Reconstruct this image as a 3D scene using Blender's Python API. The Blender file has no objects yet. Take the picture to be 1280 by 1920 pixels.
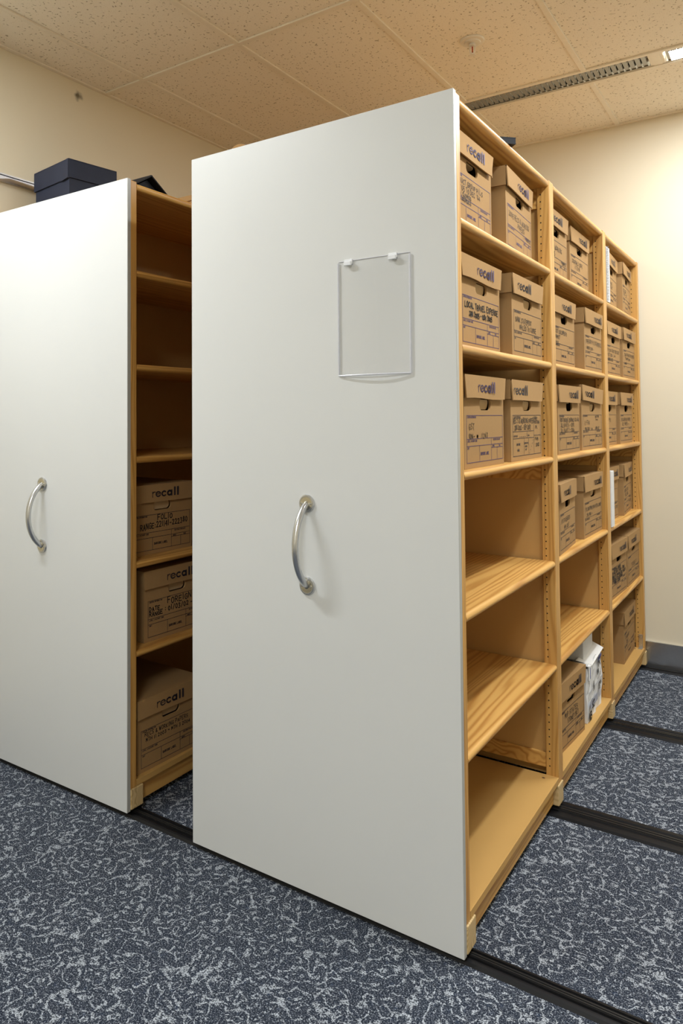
import bpy, bmesh, math, random
from mathutils import Vector, Matrix
S = bpy.context.scene
COL = S.collection
rnd = random.Random(7)

# ------------------------------------------------------------------ camera
YAW, PITCH, ROLL = 0.59768, 0.03063, -0.006688
CAM = Vector((1.65732, -1.77925, 1.39500))
c_, s_ = math.cos(YAW), math.sin(YAW)
_fw = Vector((-s_, c_, 0)); _rt = Vector((c_, s_, 0)); _up = Vector((0, 0, 1))
fw = _fw*math.cos(PITCH) + _up*math.sin(PITCH)
up = _up*math.cos(PITCH) - _fw*math.sin(PITCH)
rt = _rt*math.cos(ROLL) + up*math.sin(ROLL)
up = up*math.cos(ROLL) - _rt*math.sin(ROLL)
cd = bpy.data.cameras.new('camera'); cam = bpy.data.objects.new('camera', cd); COL.objects.link(cam)
cam.matrix_world = Matrix(((rt.x, up.x, -fw.x, CAM.x), (rt.y, up.y, -fw.y, CAM.y), (rt.z, up.z, -fw.z, CAM.z), (0, 0, 0, 1)))
cd.sensor_fit = 'AUTO'; cd.sensor_width = 36; cd.lens = 25.6008
cd.shift_x = 0.036824; cd.shift_y = -0.114405; cd.clip_start = 0.02
S.camera = cam

# ------------------------------------------------------------------ world, exposure
w = bpy.data.worlds.new('world'); S.world = w; w.use_nodes = True
w.node_tree.nodes['Background'].inputs[0].default_value = (1, .97, .92, 1)
w.node_tree.nodes['Background'].inputs[1].default_value = 0.3
S.view_settings.view_transform = 'Standard'; S.view_settings.look = 'None'
S.view_settings.exposure = 0.08; S.view_settings.gamma = 1.0
S.view_settings.use_curve_mapping = False
S.cycles.max_bounces = 10; S.cycles.diffuse_bounces = 5; S.cycles.glossy_bounces = 4
S.cycles.sample_clamp_indirect = 6.0; S.cycles.use_denoising = True
LAMP_POWER = 43.0            # watts per lit luminaire
LAMP_COLOR = (0.905, 0.957, 1.0)

# ------------------------------------------------------------------ constants (metres)
W = 0.9251; HW = W/2; GAP = 0.310; TOP = 2.255
HC = 3.063; XL = -1.264; YB = 2.667; XR = 3.6; YF = -4.2

# ------------------------------------------------------------------ helpers
def box(bm, x0, x1, y0, y1, z0, z1):
    v = [bm.verts.new(p) for p in ((x0,y0,z0),(x1,y0,z0),(x1,y1,z0),(x0,y1,z0),(x0,y0,z1),(x1,y0,z1),(x1,y1,z1),(x0,y1,z1))]
    return [bm.faces.new([v[i] for i in f]) for f in ((3,2,1,0),(4,5,6,7),(0,1,5,4),(1,2,6,5),(2,3,7,6),(3,0,4,7))]
def prism(bm, prof, t0, t1, axis='y'):
    """closed profile extruded along an axis; profile coords are the other two axes in xyz order"""
    def P(a, b, t): return {'x': (t, a, b), 'y': (a, t, b), 'z': (a, b, t)}[axis]
    A = [bm.verts.new(P(a, b, t0)) for a, b in prof]; B = [bm.verts.new(P(a, b, t1)) for a, b in prof]
    n = len(prof); fs = [bm.faces.new(A), bm.faces.new(B[::-1])]
    for i in range(n): fs.append(bm.faces.new((A[i], B[i], B[(i+1) % n], A[(i+1) % n])))
    bmesh.ops.recalc_face_normals(bm, faces=fs)
    return fs
def lathe(bm, prof, axis_o=(0,0,0), axis='z', n=24):
    """profile (radius, height) revolved"""
    rings = []
    for r, h in prof:
        ring = []
        for k in range(n):
            a = 2*math.pi*k/n; u, v = r*math.cos(a), r*math.sin(a)
            p = {'z': (u, v, h), 'y': (u, h, v), 'x': (h, u, v)}[axis]
            ring.append(bm.verts.new((p[0]+axis_o[0], p[1]+axis_o[1], p[2]+axis_o[2])))
        rings.append(ring)
    fs = [bm.faces.new(rings[0]), bm.faces.new(rings[-1][::-1])]
    for a, b in zip(rings, rings[1:]):
        for k in range(n): fs.append(bm.faces.new((a[k], b[k], b[(k+1) % n], a[(k+1) % n])))
    bmesh.ops.recalc_face_normals(bm, faces=fs)
    return fs
def tube(bm, pts, r, n=10):
    pts = [Vector(p) for p in pts]; rings = []
    ref = None
    for i, p in enumerate(pts):
        t = (pts[min(i+1, len(pts)-1)] - pts[max(i-1, 0)]).normalized()
        if ref is None: ref = t.orthogonal().normalized()
        ref = (ref - t*ref.dot(t)).normalized(); b = t.cross(ref)
        rr = r[i] if isinstance(r, (list, tuple)) else r
        rings.append([bm.verts.new(p + ref*rr*math.cos(2*math.pi*k/n) + b*rr*math.sin(2*math.pi*k/n)) for k in range(n)])
    fs = [bm.faces.new(rings[0]), bm.faces.new(rings[-1][::-1])]
    for a, b in zip(rings, rings[1:]):
        for k in range(n): fs.append(bm.faces.new((a[k], a[(k+1) % n], b[(k+1) % n], b[k])))
    bmesh.ops.recalc_face_normals(bm, faces=fs)
def mesh(name, bm, m, bevel=0, smooth=False, seg=2):
    if bevel:
        bmesh.ops.bevel(bm, geom=[e for e in bm.edges], offset=bevel, segments=seg, affect='EDGES', profile=.5)
    me = bpy.data.meshes.new(name); bm.to_mesh(me); bm.free()
    if smooth:
        for p in me.polygons: p.use_smooth = True
        if hasattr(me, 'set_sharp_from_angle'): me.set_sharp_from_angle(angle=math.radians(40))
    if m: me.materials.append(m)
    return me
def put(name, me, parent=None, loc=(0,0,0), rot=(0,0,0)):
    o = bpy.data.objects.new(name, me); COL.objects.link(o)
    o.location = loc; o.rotation_euler = rot
    if parent: o.parent = parent
    return o
def part(name, bm, m, parent=None, loc=(0,0,0), rot=(0,0,0), bevel=0, smooth=False, seg=2):
    return put(name, mesh(name, bm, m, bevel, smooth, seg), parent, loc, rot)
def boxpart(name, dims, m, parent=None, bevel=0):
    bm = bmesh.new(); box(bm, *dims); return part(name, bm, m, parent, bevel=bevel)
def tag(o, label, cat, group=None):
    o['label'] = label; o['category'] = cat
    if group: o['group'] = group
    return o
def thing(name, label, cat, loc, rz=0, group=None):
    o = put(name, None, None, loc, (0, 0, rz)); o.empty_display_size = .1
    return tag(o, label, cat, group)
def struct(o):
    o['kind'] = 'structure'; return o

# ------------------------------------------------------------------ materials
MATS = {}
class NT:
    def __init__(s, name):
        s.m = bpy.data.materials.new(name); s.m.use_nodes = True; s.t = s.m.node_tree; s.t.nodes.clear()
        s.out = s.n('ShaderNodeOutputMaterial'); s.b = s.n('ShaderNodeBsdfPrincipled'); s.l(s.b.outputs[0], s.out.inputs[0])
        MATS[name] = s.m
    def n(s, ty, **k):
        x = s.t.nodes.new(ty)
        for a, v in k.items(): setattr(x, a, v)
        return x
    def l(s, a, b): s.t.links.new(a, b)
    def val(s, sock, v):
        if hasattr(v, 'links') or isinstance(v, bpy.types.NodeSocket): s.l(v, sock)
        else: sock.default_value = v
    def math(s, op, a, b=0.0, c=None, clamp=False):
        x = s.n('ShaderNodeMath', operation=op, use_clamp=clamp); s.val(x.inputs[0], a); s.val(x.inputs[1], b)
        if c is not None: s.val(x.inputs[2], c)
        return x.outputs[0]
    def vm(s, op, a, b=(0,0,0)):
        x = s.n('ShaderNodeVectorMath', operation=op); s.val(x.inputs[0], a)
        if op == 'SCALE': s.val(x.inputs['Scale'], b)
        else: s.val(x.inputs[1], b)
        return x.outputs['Value'] if op in ('LENGTH', 'DISTANCE', 'DOT_PRODUCT') else x.outputs[0]
    def coord(s): return s.n('ShaderNodeTexCoord').outputs['Object']
    def noise(s, v, scale, detail=2, rough=.5, col=False):
        x = s.n('ShaderNodeTexNoise'); s.l(v, x.inputs['Vector']); x.inputs['Scale'].default_value = scale
        x.inputs['Detail'].default_value = detail; x.inputs['Roughness'].default_value = rough
        return x.outputs['Color' if col else 'Fac']
    def step(s, v, a, b):
        x = s.n('ShaderNodeMapRange', interpolation_type='SMOOTHSTEP'); s.val(x.inputs[0], v)
        x.inputs[1].default_value = a; x.inputs[2].default_value = b
        return x.outputs[0]
    def mix(s, f, a, b, mode='MIX'):
        x = s.n('ShaderNodeMix', data_type='RGBA', blend_type=mode); s.val(x.inputs[0], f)
        for i, v in ((6, a), (7, b)):
            if isinstance(v, tuple): x.inputs[i].default_value = (*v[:3], 1)
            else: s.l(v, x.inputs[i])
        return x.outputs[2]
    def bump(s, h, strength, dist):
        x = s.n('ShaderNodeBump'); x.inputs['Strength'].default_value = strength; x.inputs['Distance'].default_value = dist
        s.l(h, x.inputs['Height']); s.l(x.outputs[0], s.b.inputs['Normal'])
    def base(s, v):
        if isinstance(v, tuple): s.b.inputs['Base Color'].default_value = (*v, 1)
        else: s.l(v, s.b.inputs['Base Color'])
    def set(s, rough=.5, metal=0., spec=None):
        s.b.inputs['Roughness'].default_value = rough; s.b.inputs['Metallic'].default_value = metal
        if spec is not None: s.b.inputs['Specular IOR Level'].default_value = spec
        return s
    def objrand(s): return s.n('ShaderNodeObjectInfo').outputs['Random']

def plain(name, col, rough=.5, metal=0., nscale=60, namp=.06, spec=None, bump=0):
    t = NT(name).set(rough, metal, spec); v = t.coord(); f = t.noise(v, nscale, 3)
    t.base(t.mix(f, tuple(x*(1-namp) for x in col), tuple(min(1, x*(1+namp)) for x in col)))
    if bump: t.bump(f, bump, .001)
    return t.m
def pine(name, ax, light, dark, ring=95., amp=.6, knots=False):
    t = NT(name).set(.38, 0, .4); v = t.coord()
    r = t.objrand()
    off = t.n('ShaderNodeCombineXYZ')
    for i, k in enumerate((7.3, 3.1, 5.7)): t.l(t.math('MULTIPLY', r, k), off.inputs[i])
    v = t.vm('ADD', v, off.outputs[0])
    sc = [1, 1, 1]; sc[ax] = .07
    q = t.vm('MULTIPLY', v, tuple(sc))
    n1 = t.noise(q, 9, 2, .5, True)
    d = t.vm('SCALE', t.vm('SUBTRACT', n1, (.5, .5, .5)), .16)
    q2 = t.vm('ADD', q, d)
    # growth rings about a pith line some centimetres away
    mask = [1, 1, 1]; mask[ax] = 0
    cell = t.vm('MULTIPLY', q2, tuple(mask))
    wr = t.n('ShaderNodeVectorMath', operation='WRAP'); t.l(cell, wr.inputs[0]); wr.inputs[1].default_value = (.3, .3, .3); wr.inputs[2].default_value = (-.3, -.3, -.3)
    ln = t.vm('LENGTH', wr.outputs[0])
    s = t.math('SINE', t.math('MULTIPLY', ln, ring*6.283))
    s = t.math('MULTIPLY_ADD', s, .5, .5); s = t.math('POWER', s, 1.8)
    fs = [260, 260, 260]; fs[ax] = 6
    fib = t.noise(t.vm('MULTIPLY', v, tuple(fs)), 1, 3)
    broad = t.noise(q, 14, 2)
    col = t.mix(t.math('MULTIPLY', s, amp), light, dark)
    col = t.mix(t.math('MULTIPLY', t.step(broad, .4, .75), .35), col, tuple(x*.86 for x in light))
    col = t.mix(t.math('MULTIPLY', fib, .22), col, tuple(x*.6 for x in light))
    if knots:
        ks = [3.4, 3.4, 3.4]; ks[ax] = 2.0
        vo = t.n('ShaderNodeTexVoronoi', feature='F1'); vo.inputs['Scale'].default_value = 1; vo.inputs['Randomness'].default_value = 1
        t.l(t.vm('ADD', t.vm('MULTIPLY', v, tuple(ks)), t.vm('SCALE', n1, .12)), vo.inputs['Vector'])
        k = t.step(vo.outputs['Distance'], .10, .02)
        col = t.mix(t.math('MULTIPLY', k, .8), col, (.20, .085, .025))
    t.base(col); t.bump(fib, .08, .0006)
    return t.m
PL, PD = (.68, .385, .110), (.42, .18, .035)
M_px = pine('pine_grain_x', 0, (.68, .50, .25), (.40, .25, .09), 120, .7)
M_py = pine('pine_grain_y', 1, PL, PD, 50, .85, True)
M_pz = pine('pine_grain_z', 2, (.63, .35, .100), (.40, .175, .034), 80, .75)
def mdf(name, col):
    t = NT(name).set(.5, 0, .35); v = t.coord(); a = t.noise(v, 420, 2); b = t.noise(v, 6, 3)
    c = t.mix(t.math('MULTIPLY', a, .25), col, tuple(x*.75 for x in col)); c = t.mix(t.math('MULTIPLY', b, .18), c, tuple(x*.72 for x in col))
    t.base(c); return t.m
M_mdf = mdf('mdf_board', (.57, .335, .105))
M_mdfe = mdf('mdf_panel', (.55, .325, .115))
def laminate():
    t = NT('white_laminate').set(.42, 0, .4); v = t.coord()
    a = t.noise(v, 2.2, 3); sm = t.step(t.noise(t.vm('MULTIPLY', v, (3, 1, 9)), 2.2, 5, .6), .70, .80)
    c = t.mix(a, (.655, .665, .665), (.69, .70, .695)); c = t.mix(t.math('MULTIPLY', sm, .10), c, (.45, .44, .42))
    t.base(c); t.bump(t.noise(v, 900, 2), .03, .0004); return t.m
M_lam = laminate()
M_lamedge = plain('grey_panel_edging', (.42, .42, .40), .4)
def cardboard(name, col):
    t = NT(name).set(.85, 0, .15); v = t.coord(); r = t.objrand()
    flute = t.noise(t.vm('MULTIPLY', v, (220, 220, 4)), 1, 2); mot = t.noise(v, 160, 3); big = t.noise(v, 7, 3)
    c = t.mix(t.math('MULTIPLY', mot, .3), col, tuple(x*.72 for x in col))
    c = t.mix(t.math('MULTIPLY', big, .28), c, tuple(x*.70 for x in col))
    c = t.mix(t.math('MULTIPLY', r, .3), c, (col[0]*.80, col[1]*.78, col[2]*.72))
    t.base(c); t.bump(flute, .12, .0006); return t.m
M_card = cardboard('kraft_cardboard', (.40, .24, .103))
M_cardin = cardboard('kraft_cardboard_cut_edge', (.62, .43, .23))
M_inkp = plain('purple_print_ink', (.062, .040, .115), .6)
M_inkk = plain('black_print_ink', (.022, .020, .030), .6)
M_pen = plain('marker_ink', (.020, .017, .015), .6)
M_pent = plain('thin_pen_ink', (.085, .055, .030), .6)
M_alu = plain('satin_aluminium', (.60, .61, .62), .28, 1.0, 200)
M_chrome = plain('polished_reflector', (.80, .79, .76), .10, 1.0)
M_blade = plain('dark_mirror_louvre', (.27, .25, .21), .05, 1.0)
M_brass = plain('polished_nickel', (.62, .58, .47), .2, 1.0)
M_steel = plain('zinc_plated_steel', (.62, .61, .58), .3, 1.0)
M_black = plain('black_card', (.005, .0055, .008), .6, 0, 200, .2, .25)
M_hole = plain('dark_peg_hole', (.012, .008, .004), .9)
M_white = plain('white_card', (.72, .72, .72), .6, 0, 90)
M_paper = plain('white_paper', (.74, .73, .71), .8, 0, 300)
M_bluep = plain('blue_print', (.06, .09, .30), .6)
M_greyp = plain('grey_blue_print', (.36, .38, .46), .6)
M_rail = plain('black_rubber_track', (.005, .005, .006), .45, 0, 300, .3, .25)
M_railm = plain('worn_track_groove', (.020, .020, .020), .35, .2, 300, .3)
M_wheel = plain('grey_castor', (.20, .20, .21), .45)
M_tbar = plain('cream_grid_bar', (.80, .73, .60), .45)
M_red = plain('red_glass_bulb', (.35, .02, .01), .1)
M_wplastic = plain('white_enamel', (.74, .69, .60), .35)
M_clip = plain('white_plastic_clip', (.82, .84, .88), .25)
M_purple = plain('dark_purple_wrap', (.045, .035, .055), .5)
def navy():
    t = NT('navy_card').set(.55, 0, .3); v = t.coord(); a = t.noise(v, 9, 4); b = t.noise(v, 240, 2)
    t.base(t.mix(a, (.009, .013, .030), (.019, .026, .052))); t.bump(b, .1, .0005); return t.m
M_navy = navy()
def wallpaint(name, spot=None):
    t = NT(name).set(.62, 0, .3); v = t.coord(); a = t.noise(v, 1.3, 3); b = t.noise(v, 350, 2)
    c = t.mix(a, (.72, .645, .49), (.76, .685, .525))
    if spot:   # a dark smudge on the paint
        d = t.vm('DISTANCE', t.vm('ADD', v, t.vm('SCALE', t.vm('SUBTRACT', t.noise(v, 30, 2, .5, True), (.5, .5, .5)), .035)), spot)
        c = t.mix(t.math('MULTIPLY', t.step(d, .032, .006), .85), c, (.06, .045, .025))
    t.base(c); t.bump(b, .05, .0006); return t.m
M_wall = wallpaint('cream_wall_paint'); M_wallL = wallpaint('cream_wall_paint_smudged', (XL, .544, 2.994))
def tilemat():
    t = NT('fissured_ceiling_tile').set(.9, 0, .1); v = t.coord(); r = t.objrand()
    off = t.n('ShaderNodeCombineXYZ'); t.l(t.math('MULTIPLY', r, 31.0), off.inputs[0]); t.l(t.math('MULTIPLY', r, 17.0), off.inputs[1])
    v = t.vm('ADD', v, off.outputs[0])
    wv = t.vm('ADD', v, t.vm('SCALE', t.vm('SUBTRACT', t.noise(v, 40, 2, .5, True), (.5, .5, .5)), .028))
    def pits(scale, stretch, lo, hi, prob):
        vo = t.n('ShaderNodeTexVoronoi', feature='F1', voronoi_dimensions='2D'); vo.inputs['Scale'].default_value = scale
        t.l(t.vm('MULTIPLY', wv, stretch), vo.inputs['Vector'])
        sep = t.n('ShaderNodeSeparateColor'); t.l(vo.outputs['Color'], sep.inputs[0])
        return t.math('MULTIPLY', t.step(vo.outputs['Distance'], hi, lo), t.math('LESS_THAN', sep.outputs[0], prob))
    p1 = pits(46, (1, .5, 1), .07, .13, .65); p2 = pits(42, (.5, 1, 1), .07, .125, .55); p3 = pits(110, (1, 1, 1), .10, .18, .4)
    p = t.math('MAXIMUM', t.math('MAXIMUM', p1, p2), t.math('MULTIPLY', p3, .5))
    g = t.noise(v, 300, 2)
    c = t.mix(g, (.82, .755, .635), (.88, .815, .695)); c = t.mix(t.math('MULTIPLY', p, .62), c, (.22, .155, .075))
    t.base(c); t.bump(t.math('SUBTRACT', g, t.math('MULTIPLY', p, 3.0)), .25, .0015); return t.m
M_tile = tilemat()
def carpet():
    t = NT('flecked_carpet').set(.95, 0, .05); v = t.coord()
    v2 = t.vm('MULTIPLY', v, (1, 1, 0))
    wv = t.vm('ADD', v2, t.vm('SCALE', t.vm('SUBTRACT', t.noise(v2, 26, 2, .5, True), (.5, .5, .5)), .035))
    n = t.noise(wv, 21, 1.0, .4); a = t.math('ABSOLUTE', t.math('SUBTRACT', t.math('FRACT', t.math('MULTIPLY', n, 5.0)), .5))
    line = t.math('MULTIPLY', t.step(a, .25, .04), t.step(t.noise(v2, 48, 2), .34, .52))
    fine = t.noise(v2, 240, 3, .85); fine2 = t.noise(v2, 420, 1, .6)
    fl = t.step(t.math('ADD', t.math('MULTIPLY', line, .115), fine), .55, .64)
    sp = t.math('MULTIPLY', t.step(fine2, .58, .72), .30)
    base = t.mix(t.step(fine, .35, .65), (.008, .011, .019), (.050, .062, .090))
    base = t.mix(t.math('MULTIPLY', t.step(t.noise(v2, 60, 2), .60, .75), .5), base, (.03, .05, .10))
    c = t.mix(t.math('MAXIMUM', fl, sp), base, (.50, .54, .60))
    t.base(c); t.bump(t.math('ADD', fine, t.math('MULTIPLY', fl, .4)), .6, .004); return t.m
M_carpet = carpet()
def clear(name, tint, f0, rough=.03):
    m = bpy.data.materials.new(name); m.use_nodes = True; t = m.node_tree; t.nodes.clear()
    o = t.nodes.new('ShaderNodeOutputMaterial'); mx = t.nodes.new('ShaderNodeMixShader'); tr = t.nodes.new('ShaderNodeBsdfTransparent'); gl = t.nodes.new('ShaderNodeBsdfGlossy')
    tr.inputs[0].default_value = (*tint, 1); gl.inputs['Roughness'].default_value = rough
    no = t.nodes.new('ShaderNodeTexNoise'); no.inputs['Scale'].default_value = 9; bp = t.nodes.new('ShaderNodeBump'); bp.inputs['Strength'].default_value = .12; bp.inputs['Distance'].default_value = .01
    tc = t.nodes.new('ShaderNodeTexCoord')
    t.links.new(tc.outputs['Object'], no.inputs[0]); t.links.new(no.outputs[0], bp.inputs['Height']); t.links.new(bp.outputs[0], gl.inputs['Normal'])
    mx.inputs[0].default_value = f0; t.links.new(tr.outputs[0], mx.inputs[1]); t.links.new(gl.outputs[0], mx.inputs[2]); t.links.new(mx.outputs[0], o.inputs[0])
    return m
M_clear = clear('clear_acrylic', (.992, .993, .995), .045)
M_clearrim = plain('milky_acrylic_edge', (.62, .63, .69), .15)
def emit(name, col, st):
    t = NT(name); t.base((.8, .8, .8)); t.b.inputs['Emission Color'].default_value = (*col, 1); t.b.inputs['Emission Strength'].default_value = st; return t.m
M_lit = emit('lit_lamp_tube', (1, .98, .95), 60.0)
M_tubeoff = plain('unlit_lamp_tube', (.45, .45, .42), .25)

# ------------------------------------------------------------------ room shell
def shell(name, dims, m): return struct(boxpart(name, dims, m))
shell('floor', (XL-.1, XR+.1, YF-.1, YB+.1, -.12, 0), M_carpet)
shell('wall_left', (XL-.1, XL, YF, YB+.1, 0, 3.25), M_wallL)
shell('wall_back', (XL, XR, YB, YB+.1, 0, 3.25), M_wall)
shell('wall_right', (XR, XR+.1, YF, YB+.1, 0, 3.25), M_wall)
shell('wall_front', (XL-.1, XR+.1, YF-.1, YF, 0, 3.25), M_wall)
def skirting(name, n0, n1, along):
    bm = bmesh.new(); prof = [(0, 0), (.010, 0), (.010, .136), (.014, .137), (.014, .142), (0, .142)]
    if along == 'back': prism(bm, [(YB-a, b) for a, b in prof], n0, n1, 'x')
    elif along == 'right': prism(bm, [(XR-a, b) for a, b in prof], n0, n1, 'y')
    elif along == 'front': prism(bm, [(YF+a, b) for a, b in prof], n0, n1, 'x')
    else: prism(bm, [(XL+a, b) for a, b in prof], n0, n1, 'y')
    return struct(part(name, bm, M_alu, None))
skirting('baseboard_back', XL, XR, 'back'); skirting('baseboard_left', YF, YB-.014, 'left')
skirting('baseboard_right', YF, YB-.014, 'right'); skirting('baseboard_front', XL+.014, XR-.014, 'front')
bm = bmesh.new(); prism(bm, [(XL, 2.452), (XL+.014, 2.452), (XL+.014, 2.458), (XL+.006, 2.460), (XL+.006, 2.482), (XL+.014, 2.484), (XL+.014, 2.490), (XL, 2.490)], YF, YB, 'y')
struct(part('trim_1', bm, M_alu))

# ceiling: slab with its tiles, grid bars and infill strips
ceil = struct(boxpart('ceiling', (XL-.1, XR+.1, YF-.1, YB+.1, HC+.10, HC+.2), M_wall))
gx = [XL] + [g for g in (-.981+.6035*i for i in range(9)) if g < XR-.05] + [XR]
CH = [(1.874, 2.003), (-1.070, -.940), (-3.115, -2.985)]     # luminaire channels
rows = [(2.003, YB), (.709, 1.874), (-.490, .709), (-.940, -.490), (-2.030, -1.070), (-2.985, -2.030), (YF, -3.115)]
LX, LY = (1.690, 1.820), (-.100, .709)          # lengthwise luminaire cut into a tile
tcache = {}
def tile_mesh(lx, ly):
    k = (round(lx, 3), round(ly, 3))
    if k not in tcache:
        bm = bmesh.new(); box(bm, -lx/2, lx/2, -ly/2, ly/2, 0, .016)
        bmesh.ops.bevel(bm, geom=[e for e in bm.edges if all(v.co.z < .001 for v in e.verts)], offset=.002, segments=1, affect='EDGES')
        tcache[k] = mesh('ceiling_tile', bm, M_tile)
    return tcache[k]
for (y0, y1) in rows:
    for x0, x1 in zip(gx, gx[1:]):
        if x1-x0 < .04: continue
        cells = [(x0, x1, y0, y1)]
        if x0 < LX[0] < x1 and y1 == LY[1]: cells = [(x0, LX[0], y0, y1), (LX[1], x1, y0, y1), (LX[0], LX[1], y0, LY[0])]
        for a0, a1, b0, b1 in cells: put('ceiling_tile', tile_mesh(a1-a0-.004, b1-b0-.004), ceil, ((a0+a1)/2, (b0+b1)/2, HC+.003))
def bar(x0, x1, y0, y1):
    bm = bmesh.new(); box(bm, x0, x1, y0, y1, HC-.005, HC+.003); part('grid_bar', bm, M_tbar, ceil, bevel=.001, seg=1)
B = .0125; TL = (.709, -.490, -2.030)
for x in gx[1:-1]:
    for (y0, y1) in rows: bar(x-B, x+B, y0+(B if y0 in TL else .02), y1-(B if y1 in TL else .02))
for y in TL: bar(XL+.02, XR-.02, y-B, y+B)
for (a, b) in CH: bar(XL+.02, XR-.02, a-.020, a); bar(XL+.02, XR-.02, b, b+.020)
for y, sgn in ((YB, -1), (YF, 1)): bar(XL, XR, min(y, y+sgn*.02), max(y, y+sgn*.02))
for x, sgn in ((XL, 1), (XR, -1)): bar(min(x, x+sgn*.02), max(x, x+sgn*.02), YF+.02, YB-.02)
def infill(x0, x1, ch):
    bm = bmesh.new(); box(bm, x0, x1, ch[0], ch[1], HC-.002, HC+.004); part('channel_infill', bm, M_tbar, ceil)

# ------------------------------------------------------------------ luminaires
blade_me = None
def luminaire(x0, x1, ch, lit, label, group=None, along_y=False):
    global blade_me
    yc = (ch[0]+ch[1])/2; hw = (ch[1]-ch[0])/2 - .001; L = x1-x0; hl = L/2
    t = thing('louvre_luminaire', label, 'ceiling light', (yc, (x0+x1)/2, HC) if along_y else ((x0+x1)/2, yc, HC), math.pi/2 if along_y else 0, group)
    bm = bmesh.new()
    box(bm, -hl, hl, -hw, hw, .088, .094); box(bm, -hl, hl, -hw, -hw+.002, .0, .088); box(bm, -hl, hl, hw-.002, hw, .0, .088)
    box(bm, -hl, -hl+.012, -hw+.002, hw-.002, 0, .088); box(bm, hl-.012, hl, -hw+.002, hw-.002, 0, .088)
    part('housing', bm, M_tbar, t)
    for sg in (-1, 1):
        bm = bmesh.new(); prof = []
        for k in range(9):
            a = k/8; prof.append((sg*(hw-.006-.030*a*a), .002+.07*a))
        prof += [(a+sg*.001, b+.001) for a, b in prof[::-1]]
        prism(bm, prof, -hl+.013, hl-.013, 'x'); part('side_reflector', bm, M_chrome, t, smooth=True)
    bm = bmesh.new(); tube(bm, [(-hl+.03, 0, .062), (hl-.03, 0, .062)], .013, 14); part('tube_lamp', bm, M_lit if lit else M_tubeoff, t, smooth=True)
    if blade_me is None:
        bm = bmesh.new(); yy = hw-.010
        n = 8; prof = []
        for k in range(n+1):
            a = k/n; prof.append((.0085*(1-a)**1.6 + .0006, .004+.034*a))
        full = prof + [(-a, b) for a, b in prof[::-1]]
        prism(bm, full, -yy, yy, 'y'); blade_me = mesh('louvre_blade', bm, M_blade, smooth=True)
    nb = int(L/.0275)
    for k in range(nb):
        put('louvre_blade', blade_me, t, (-hl+.02+(L-.04)*(k+.5)/nb, 0, 0))
    if lit:
        ld = bpy.data.lights.new('tube_glow', 'AREA'); ld.shape = 'RECTANGLE'; ld.size = L-.08; ld.size_y = 2*hw-.03
        ld.energy = LAMP_POWER*lit; ld.color = LAMP_COLOR
        lo = put('tube_glow', ld, t, (0, 0, -.004)); lo.visible_camera = True
    return t
luminaire(-.081, 1.119, CH[0], 0, 'unlit louvred strip light above the tall shelving, cells reflecting', 'strip lights')
luminaire(1.157, 2.357, CH[0], 1.0, 'lit louvred strip light glowing at the top right corner', 'strip lights')
infill(1.119, 1.157, CH[0]); infill(XL, -.081, CH[0]); infill(2.357, XR, CH[0])
luminaire(-1.255, -.355, CH[1], .9, 'lit louvred strip light in front of the left end panel', 'strip lights')
infill(-.355, XR, CH[1])
luminaire(LY[0]+.004, LY[1]-.004, LX, .95, 'lit louvred strip light running lengthwise over the right aisle', 'strip lights', True)
luminaire(1.157, 2.357, CH[2], 1.7, 'lit louvred fill light added out of view behind the camera', 'strip lights')  # unseen luminaire added as fill, evens out the end panels and foreground floor
infill(XL, 1.157, CH[2]); infill(2.357, XR, CH[2])

# ------------------------------------------------------------------ sprinkler
t = thing('fire_sprinkler', 'white pendent sprinkler head with red bulb on ceiling tile', 'sprinkler', (.490, 1.286, HC))
bm = bmesh.new(); lathe(bm, [(.052, .003), (.054, 0), (.050, -.005), (.036, -.007), (.034, -.011), (.020, -.013), (.014, -.012)], n=32); part('escutcheon', bm, M_wplastic, t, smooth=True)
bm = bmesh.new(); lathe(bm, [(.013, -.010), (.013, -.018), (.017, -.019), (.017, -.024), (.008, -.026)], n=6); part('wrench_boss', bm, M_wplastic, t)
for sg in (-1, 1):
    bm = bmesh.new(); tube(bm, [(sg*.009, 0, -.024), (sg*.012, 0, -.034), (sg*.010, 0, -.048), (sg*.003, 0, -.058)], .0028, 8); part('frame_arm', bm, M_wplastic, t, smooth=True)
bm = bmesh.new(); tube(bm, [(0, 0, -.026), (0, 0, -.052)], .0028, 8); part('glass_bulb', bm, M_red, t, smooth=True)
bm = bmesh.new(); lathe(bm, [(.004, -.056), (.004, -.062), (.014, -.063), (.014, -.065), (.002, -.066)], n=16); part('deflector', bm, M_wplastic, t, smooth=True)

# ------------------------------------------------------------------ floor tracks
def track(y0, y1, label):
    d = y1-y0
    bm = bmesh.new()
    prof = [(y0, .0), (y0+.006, .007), (y0+.18*d, .009), (y0+.24*d, .009), (y0+.26*d, .005), (y0+.36*d, .005), (y0+.38*d, .010), (y0+.62*d, .010), (y0+.64*d, .005), (y0+.74*d, .005), (y0+.76*d, .009), (y0+.84*d, .008), (y1-.006, .006), (y1, .0)]
    prism(bm, prof, XL+.016, XR-.016, 'x')
    t = tag(part('floor_track', bm, M_rail), label, 'floor track', 'floor tracks')
    for a, b in ((.42, .47), (.53, .58)):
        bm = bmesh.new(); box(bm, XL+.016, XR-.016, y0+a*d, y0+b*d, .009, .0115); part('running_rail', bm, M_railm, t)
    return t
track(.012, .080, 'black floor track running under the two front end panels')
track(.832, .952, 'wide black floor track under the second row of uprights')
track(1.692, 1.818, 'black floor track under the third row of uprights')
track(2.590, 2.650, 'dark floor track lying along the aluminium skirting of the back wall')

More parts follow.
